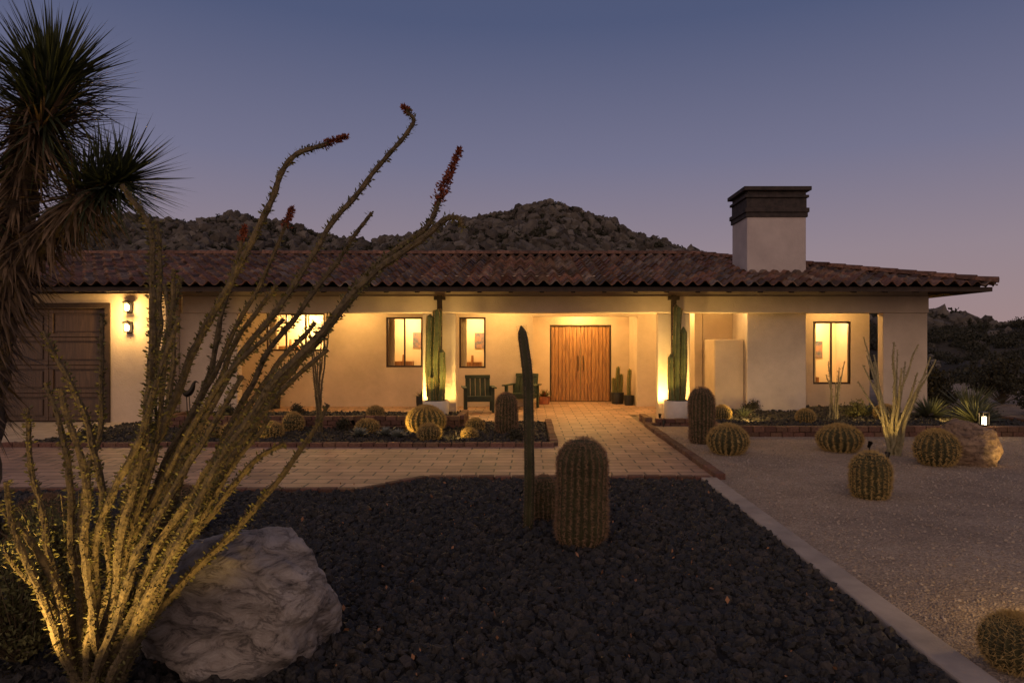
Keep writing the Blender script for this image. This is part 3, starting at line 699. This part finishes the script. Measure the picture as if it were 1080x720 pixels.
jt=empty('joshua_tree',(-3.9,4.7,0)); b=B()
def limb(pts,r0,r1):
    P=catmull(pts,8); k=len(P); b.tube(P,[(r0+(r1-r0)*i/(k-1))*(1+.1*math.sin(i*1.9)) for i in range(k)],12,0); return P
T1=limb([(-3.9,4.7,-.05),(-3.85,4.7,.8),(-3.7,4.65,1.6),(-3.5,4.6,2.2)],.2,.13)
T2=limb([(-3.5,4.6,2.15),(-3.4,4.55,2.6),(-3.25,4.5,3.2)],.13,.1)
T3=limb([(-3.5,4.6,2.1),(-3.2,4.5,2.35),(-2.85,4.5,2.62)],.11,.08)
T4=limb([(-3.6,4.6,2.0),(-3.9,4.6,2.6),(-4.1,4.6,3.2)],.12,.09)
def head(c,axis,n,L,w,ml=1):
    c=Vector(c); axis=Vector(axis).normalized()
    for i in range(n):
        t=R(); p=c-axis*(t*.38)
        d=Vector((random.gauss(0,1),random.gauss(0,1),random.gauss(0,1))).normalized()
        d=(d*1.0+axis*(1.0-1.15*t)).normalized()
        b.blade(p+d*.03,d,L*U(.7,1.1)*(1-.15*t),w,1 if t<.8 else 2,.15*R())
def dead(P,n,L,a=0):
    for i in range(n):
        p=P[random.randrange(a,len(P))]; d=Vector((random.gauss(0,1),random.gauss(0,1),U(-2.2,-.3))).normalized()
        b.blade(p+Vector((d.x,d.y,0))*.09,d,L*U(.6,1.2),.02,2,.3)
head((-3.13,4.5,3.36),(.25,0,1),1000,.60,.018); head((-2.66,4.5,2.72),(1,0,.35),750,.44,.015); head((-4.15,4.6,3.4),(-.2,0,1),500,.5,.02)
head((-3.62,4.3,2.75),(-.2,-.6,.8),350,.45,.02)
dead(T2,520,.34); dead(T3,260,.28,6); dead(T1,700,.34,12); dead(T4,200,.3)
b.obj('trunk_and_leaves',[M_bark,M_yucca,M_yuccadead],jt)

def shrub(name,x,y,z,r,h,n,m,L=.04,w=.012):
    e=empty(name,(x,y,z)); b=B()
    for i in range(int(n/25)):
        a=U(0,6.28); el=U(.3,1.5); d=Vector((math.cos(a)*math.cos(el),math.sin(a)*math.cos(el),math.sin(el)))
        tip=Vector((x,y,z))+Vector((d.x*r,d.y*r,d.z*h))*U(.6,1.1); md=Vector((x,y,z))*.5+tip*.5+Vector((U(-.05,.05),U(-.05,.05),U(0,.06)))
        P=catmull([(x,y,z),md,tip],6); b.tube(P,[.006-.004*k/(len(P)-1) for k in range(len(P))],4,0)
        for q in range(25):
            p=P[random.randrange(len(P)//2,len(P))]+Vector((U(-1,1),U(-1,1),U(-1,1)))*.05; b.leaf(p,L*U(.6,1.3),w,1)
    b.obj('foliage',[M_ocostem,m],e)
shrub('brittlebush',-2.6,3.5,0,.40,.60,4200,M_bush,.028,.007); shrub('brittlebush',-2.9,4.3,0,.5,.7,3500,M_bush,.03,.008)
for a in [(9.9,16.5,.6,.9),(11.5,15,.8,1.0),(12.5,18,1,1.3),(10.6,19,.9,1.4),(14,16,1,1.1)]: shrub('desert_shrub',a[0],a[1],0,a[2],a[3],3000,M_scrub,.08,.03)
shrub('desert_shrub',6.5,13.6,.12,.35,.35,900,M_bush,.05,.015)
for a in [(-6.0,13.6,.17,.25,.25),(-4.6,13.6,.17,.2,.22),(-3.4,12.6,0,.22,.2),(-.2,11.4,0,.16,.15),(-6.6,12.0,0,.3,.28),(-7.3,11.4,0,.25,.25),(4.8,14.6,.12,.25,.25),(8.9,13.3,.12,.3,.3)]:
    shrub('desert_shrub',*a[:3],a[3],a[4],700,M_scrub,.035,.012)

def bouldermat(name,c1,c2,c3):
    m,n,l,bs_=nt(name); g=n.new('ShaderNodeNewGeometry')
    mp=n.new('ShaderNodeMapping'); mp.inputs['Scale'].default_value=(1.3,1.3,3.0); mp.inputs['Rotation'].default_value=(.3,.5,0); l.new(g.outputs['Position'],mp.inputs['Vector'])
    t=n.new('ShaderNodeTexNoise'); t.inputs['Scale'].default_value=3.4; t.inputs['Detail'].default_value=13; t.inputs['Roughness'].default_value=.76; t.inputs['Distortion'].default_value=1.5
    l.new(mp.outputs['Vector'],t.inputs['Vector']); r=n.new('ShaderNodeValToRGB'); e=r.color_ramp.elements
    e[0].position=.38; e[0].color=(*c3,1); e[1].position=.62; e[1].color=(*c1,1); k=e.new(.47); k.color=(*c2,1)
    l.new(t.outputs['Fac'],r.inputs['Fac'])
    v=n.new('ShaderNodeTexVoronoi'); v.feature='DISTANCE_TO_EDGE'; v.inputs['Scale'].default_value=3.2
    mw=n.new('ShaderNodeMixRGB'); mw.inputs['Fac'].default_value=.45; l.new(mp.outputs['Vector'],mw.inputs['Color1']); l.new(t.outputs['Color'],mw.inputs['Color2']); l.new(mw.outputs['Color'],v.inputs['Vector'])
    cr=n.new('ShaderNodeValToRGB'); cr.color_ramp.elements[0].color=(.35,.32,.3,1); cr.color_ramp.elements[1].position=.02; l.new(v.outputs['Distance'],cr.inputs['Fac'])
    mx=n.new('ShaderNodeMixRGB'); mx.blend_type='MULTIPLY'; mx.inputs['Fac'].default_value=.6; l.new(r.outputs['Color'],mx.inputs['Color1']); l.new(cr.outputs['Color'],mx.inputs['Color2'])
    l.new(mx.outputs['Color'],bs_.inputs['Base Color']); bs_.inputs['Roughness'].default_value=.8
    t4=n.new('ShaderNodeTexNoise'); t4.inputs['Scale'].default_value=28; t4.inputs['Detail'].default_value=8; l.new(g.outputs['Position'],t4.inputs['Vector'])
    ad=n.new('ShaderNodeMath'); ad.operation='MULTIPLY_ADD'; ad.inputs[1].default_value=.3; l.new(t4.outputs['Fac'],ad.inputs[0]); l.new(t.outputs['Fac'],ad.inputs[2])
    ad2=n.new('ShaderNodeMath'); ad2.operation='MULTIPLY_ADD'; ad2.inputs[1].default_value=.2; l.new(cr.outputs['Color'],ad2.inputs[0]); l.new(ad.outputs[0],ad2.inputs[2])
    bp=n.new('ShaderNodeBump'); bp.inputs['Strength'].default_value=1; bp.inputs['Distance'].default_value=.04
    l.new(ad2.outputs[0],bp.inputs['Height']); l.new(bp.outputs['Normal'],bs_.inputs['Normal']); return m
def boulder(x,y,z,rx,ry,rz,m,seed):
    bm=bmesh.new(); bmesh.ops.create_icosphere(bm,subdivisions=6,radius=1)
    rnd=random.Random(seed); pl=[(Vector((rnd.gauss(0,1),rnd.gauss(0,1),rnd.gauss(.2,.8))).normalized(),rnd.uniform(.76,.93)) for i in range(14)]
    for v in bm.verts:
        p=v.co.normalized(); k=1.0
        for nn,dd in pl:
            q=p.dot(nn)
            if q>0: k=min(k,dd/q)
        k+=.08*noise.fractal(p*1.7+Vector((seed,0,0)),1,2,6)+.025*noise.fractal(p*7,1,2,4)-.06*abs(noise.noise(Vector((p.x*1.5,p.y*1.5,p.z*4+seed))))
        v.co=Vector((p.x*k*rx,p.y*k*ry,p.z*k*rz))
    me=bpy.data.meshes.new('boulder'); bm.to_mesh(me); bm.free(); me.materials.append(m); me.polygons.foreach_set('use_smooth',[True]*len(me.polygons))
    o=bpy.data.objects.new('boulder',me); o.location=(x,y,z); col.objects.link(o); return o
boulder(-1.56,3.72,.19,.58,.46,.46,bouldermat('pale_boulder',(.50,.44,.39),(.34,.29,.25),(.10,.085,.075)),3)
boulder(5.95,9.25,.2,.42,.35,.42,bouldermat('tan_boulder',(.36,.25,.16),(.26,.17,.11),(.12,.08,.06)),8)

def chair(x,y,rot):
    e=empty('porch_chair',(x,y,0)); c,s=math.cos(rot),math.sin(rot); b=B()
    def bx(x0,x1,y0,y1,z0,z1,tilt=0,py=0,pz=0):
        k=B(); k.box(x0,x1,y0,y1,z0,z1); vs=[]
        for v in k.v:
            vx,vy,vz=v; dy,dz_=vy-py,vz-pz; vy=py+dy*math.cos(tilt)-dz_*math.sin(tilt); vz=pz+dy*math.sin(tilt)+dz_*math.cos(tilt)
            vs.append((x+vx*c-vy*s,y+vx*s+vy*c,vz+.013))
        b.add(vs,k.f)
    for i in range(6): bx(-.29,.29,-.28+i*.09,-.205+i*.09,.36-i*.018,.39-i*.018)
    for i in range(5): bx(-.29+i*.118,-.182+i*.118,.22,.25,.28,.86,-.28,.22,.28)
    bx(-.3,.3,.20,.22,.78,.86,-.28,.22,.28)
    for sx in(-1,1):
        bx(sx*.34-.05,sx*.34+.05,-.36,.36,.56,.59); bx(sx*.31-.03,sx*.31+.03,-.3,-.2,0,.56); bx(sx*.31-.025,sx*.31+.025,.24,.32,0,.56); bx(sx*.3-.01,sx*.3+.01,-.2,.24,.25,.35)
    bx(-.28,.28,-.31,-.29,.26,.37)
    bevel(b.obj('chair_slats',M_green,e),.004,1)
chair(-1.15,15.9,.15); chair(-.15,16.7,-.35)

def candle(x,y,z,h=.2):
    e=empty('candle_lantern',(x,y,z)); b=B(); w=.06
    b.box(x-w,x+w,y-w,y+w,z,z+.02); b.box(x-w,x+w,y-w,y+w,z+h,z+h+.02)
    for sx in(-1,1):
        for sy in(-1,1): b.box(x+sx*w-.006*(1+sx),x+sx*w+.006*(1-sx),y+sy*w-.006*(1+sy),y+sy*w+.006*(1-sy),z+.02,z+h)
    b.obj('lantern_frame',M_metal,e); b=B(); b.tube([(x,y,z+.02),(x,y,z+h*.7)],[.035,.033],12); b.obj('candle',M_candle,e)
    lamp('candle_light','POINT',(x,y-.09,z+h*.8),3,(1,.7,.35),e,.02)
candle(7.95,11.9,.185,.22)

e=empty('metal_bird_sculpture',(-6.7,13.35,.2)); b=B()
P=catmull([(-6.95,13.35,.95),(-6.8,13.35,.75),(-6.68,13.35,.62),(-6.58,13.35,.7),(-6.52,13.35,.86),(-6.44,13.35,.84)],6)
b.tube(P,[.008+.05*math.sin(math.pi*min(1,i/(len(P)-1)))**2 for i in range(len(P))],8); b.tube([(-6.68,13.35,.6),(-6.66,13.35,.16)],[.01,.01],5); b.tube([(-6.63,13.35,.6),(-6.6,13.35,.16)],[.01,.01],5)
b.obj('bird',M_metal,e,True)

def uplight(x,y,z,t,e_,ang=80,colr=(1,.62,.17)):
    e=empty('garden_spotlight',(x,y,z)); b=B(); v=(Vector(t)-Vector((x,y,z))).normalized(); p=Vector((x,y,z+.06))
    b.tube([(x,y,z-.05),(x,y,z+.05)],[.008,.008],6); b.tube([p-v*.04,p+v*.03,p+v*.05],[.02,.032,.036],12,cap=False); b.obj('fixture',M_metal,e)
    lamp('spot_light','SPOT',p+v*.055,e_,colr,e,.03,t,ang)
uplight(-2.17,14.1,.05,(-2.02,14.28,1.6),400,110); uplight(-1.55,14.1,.05,(-1.72,14.28,1.6),300,110)
uplight(3.34,14.1,.05,(3.2,14.28,1.6),420,110); uplight(2.72,14.1,.05,(2.88,14.28,1.6),380,110)
uplight(-1.5,13.3,.17,(-1.86,13.9,1.75),130,55); uplight(-2.25,13.3,.17,(-1.9,13.9,1.75),110,55)
uplight(3.36,13.2,.0,(3.02,13.9,1.75),130,55); uplight(2.62,13.2,.02,(2.98,13.9,1.75),110,55)
uplight(-2.25,2.75,.02,(-1.95,3.25,.9),62,85); uplight(-1.25,2.75,.05,(-1.8,3.3,1.2),26,80); uplight(-1.75,2.55,.02,(-1.5,3.3,1.9),34,80)
uplight(-2.9,3.9,.02,(-3.2,4.5,2.6),60,75)
uplight(6.45,8.75,.03,(5.95,9.25,.4),9,100); uplight(5.15,10.3,.03,(5.3,9.95,.9),30,110); uplight(5.0,9.5,.0,(5.3,9.9,1.0),16,80)
uplight(7.6,12.9,.2,(8.6,13.0,.5),40,120)
uplight(-2.35,12.0,.05,(-1.86,12.4,.3),18,120); uplight(-4.75,11.1,.05,(-4.8,11.6,.3),14,140); uplight(-3.3,12.9,.05,(-3.5,12.3,.8),18,120); uplight(4.1,12.6,.2,(4.8,15.9,1.0),60,110)
uplight(6.6,12.6,.2,(6.2,13.2,.5),20,120); uplight(-1.2,11.2,.05,(-1.3,11.9,.2),10,140)
e=empty('path_light',(3.05,3.75,0)); b=B(); b.tube([(3.05,3.75,-.05),(3.05,3.75,.32)],[.012,.012],8); b.tube([(3.05,3.75,.40),(3.05,3.75,.36),(3.05,3.75,.355)],[.02,.09,.088],16); b.obj('fixture',M_metal,e)
lamp('path_lamp','POINT',(3.05,3.75,.33),14,(1,.62,.22),e,.03)

# ------------------------------------------------------------ world, dusk light
w=bpy.data.worlds.new('World'); scene.world=w; w.use_nodes=True; n=w.node_tree.nodes; l=w.node_tree.links; n.clear()
out=n.new('ShaderNodeOutputWorld'); bg=n.new('ShaderNodeBackground'); l.new(bg.outputs[0],out.inputs[0])
sky=n.new('ShaderNodeTexSky'); sky.sky_type='NISHITA'; sky.sun_disc=False; sky.sun_elevation=math.radians(1); sky.sun_rotation=math.radians(200)
tc=n.new('ShaderNodeTexCoord'); sx=n.new('ShaderNodeSeparateXYZ'); l.new(tc.outputs['Generated'],sx.inputs[0])
r=n.new('ShaderNodeValToRGB'); e=r.color_ramp.elements
e[0].position=0; e[0].color=(.35,.24,.235,1); e[1].position=1; e[1].color=(.035,.052,.11,1)
for p,c in((.12,(.285,.225,.265)),(.25,(.170,.168,.260)),(.42,(.078,.098,.190))):
    k=e.new(p); k.color=(*c,1)
l.new(sx.outputs['Z'],r.inputs['Fac'])
mr=n.new('ShaderNodeMapRange'); mr.inputs['From Min'].default_value=.1; mr.inputs['From Max'].default_value=-1; mr.inputs['To Min'].default_value=0; mr.inputs['To Max'].default_value=1
l.new(sx.outputs['Y'],mr.inputs['Value'])
gl=n.new('ShaderNodeMixRGB'); gl.blend_type='ADD'; gl.inputs['Color2'].default_value=(.50,.31,.17,1); l.new(mr.outputs[0],gl.inputs['Fac']); l.new(r.outputs['Color'],gl.inputs['Color1'])
sc=n.new('ShaderNodeMixRGB'); sc.blend_type='ADD'; sc.inputs['Fac'].default_value=.003
l.new(gl.outputs['Color'],sc.inputs['Color1']); l.new(sky.outputs['Color'],sc.inputs['Color2'])
l.new(sc.outputs['Color'],bg.inputs['Color']); bg.inputs['Strength'].default_value=1.0
s=bpy.data.lights.new('sun','SUN'); s.energy=.27; s.angle=math.radians(40); s.color=(1,.74,.56)
so=bpy.data.objects.new('sun',s); so.rotation_euler=Vector((.35,.9,-.55)).to_track_quat('-Z','Y').to_euler(); col.objects.link(so)

cam=bpy.data.cameras.new('camera'); co=bpy.data.objects.new('camera',cam); co.location=(0,0,1.65); co.rotation_euler=(math.radians(90),0,0)
cam.lens=24; cam.sensor_width=36; cam.shift_x=-17/1080; cam.clip_end=3000; cam.clip_start=.05
col.objects.link(co); scene.camera=co
scene.view_settings.view_transform='Standard'; scene.view_settings.look='None'; scene.view_settings.exposure=0
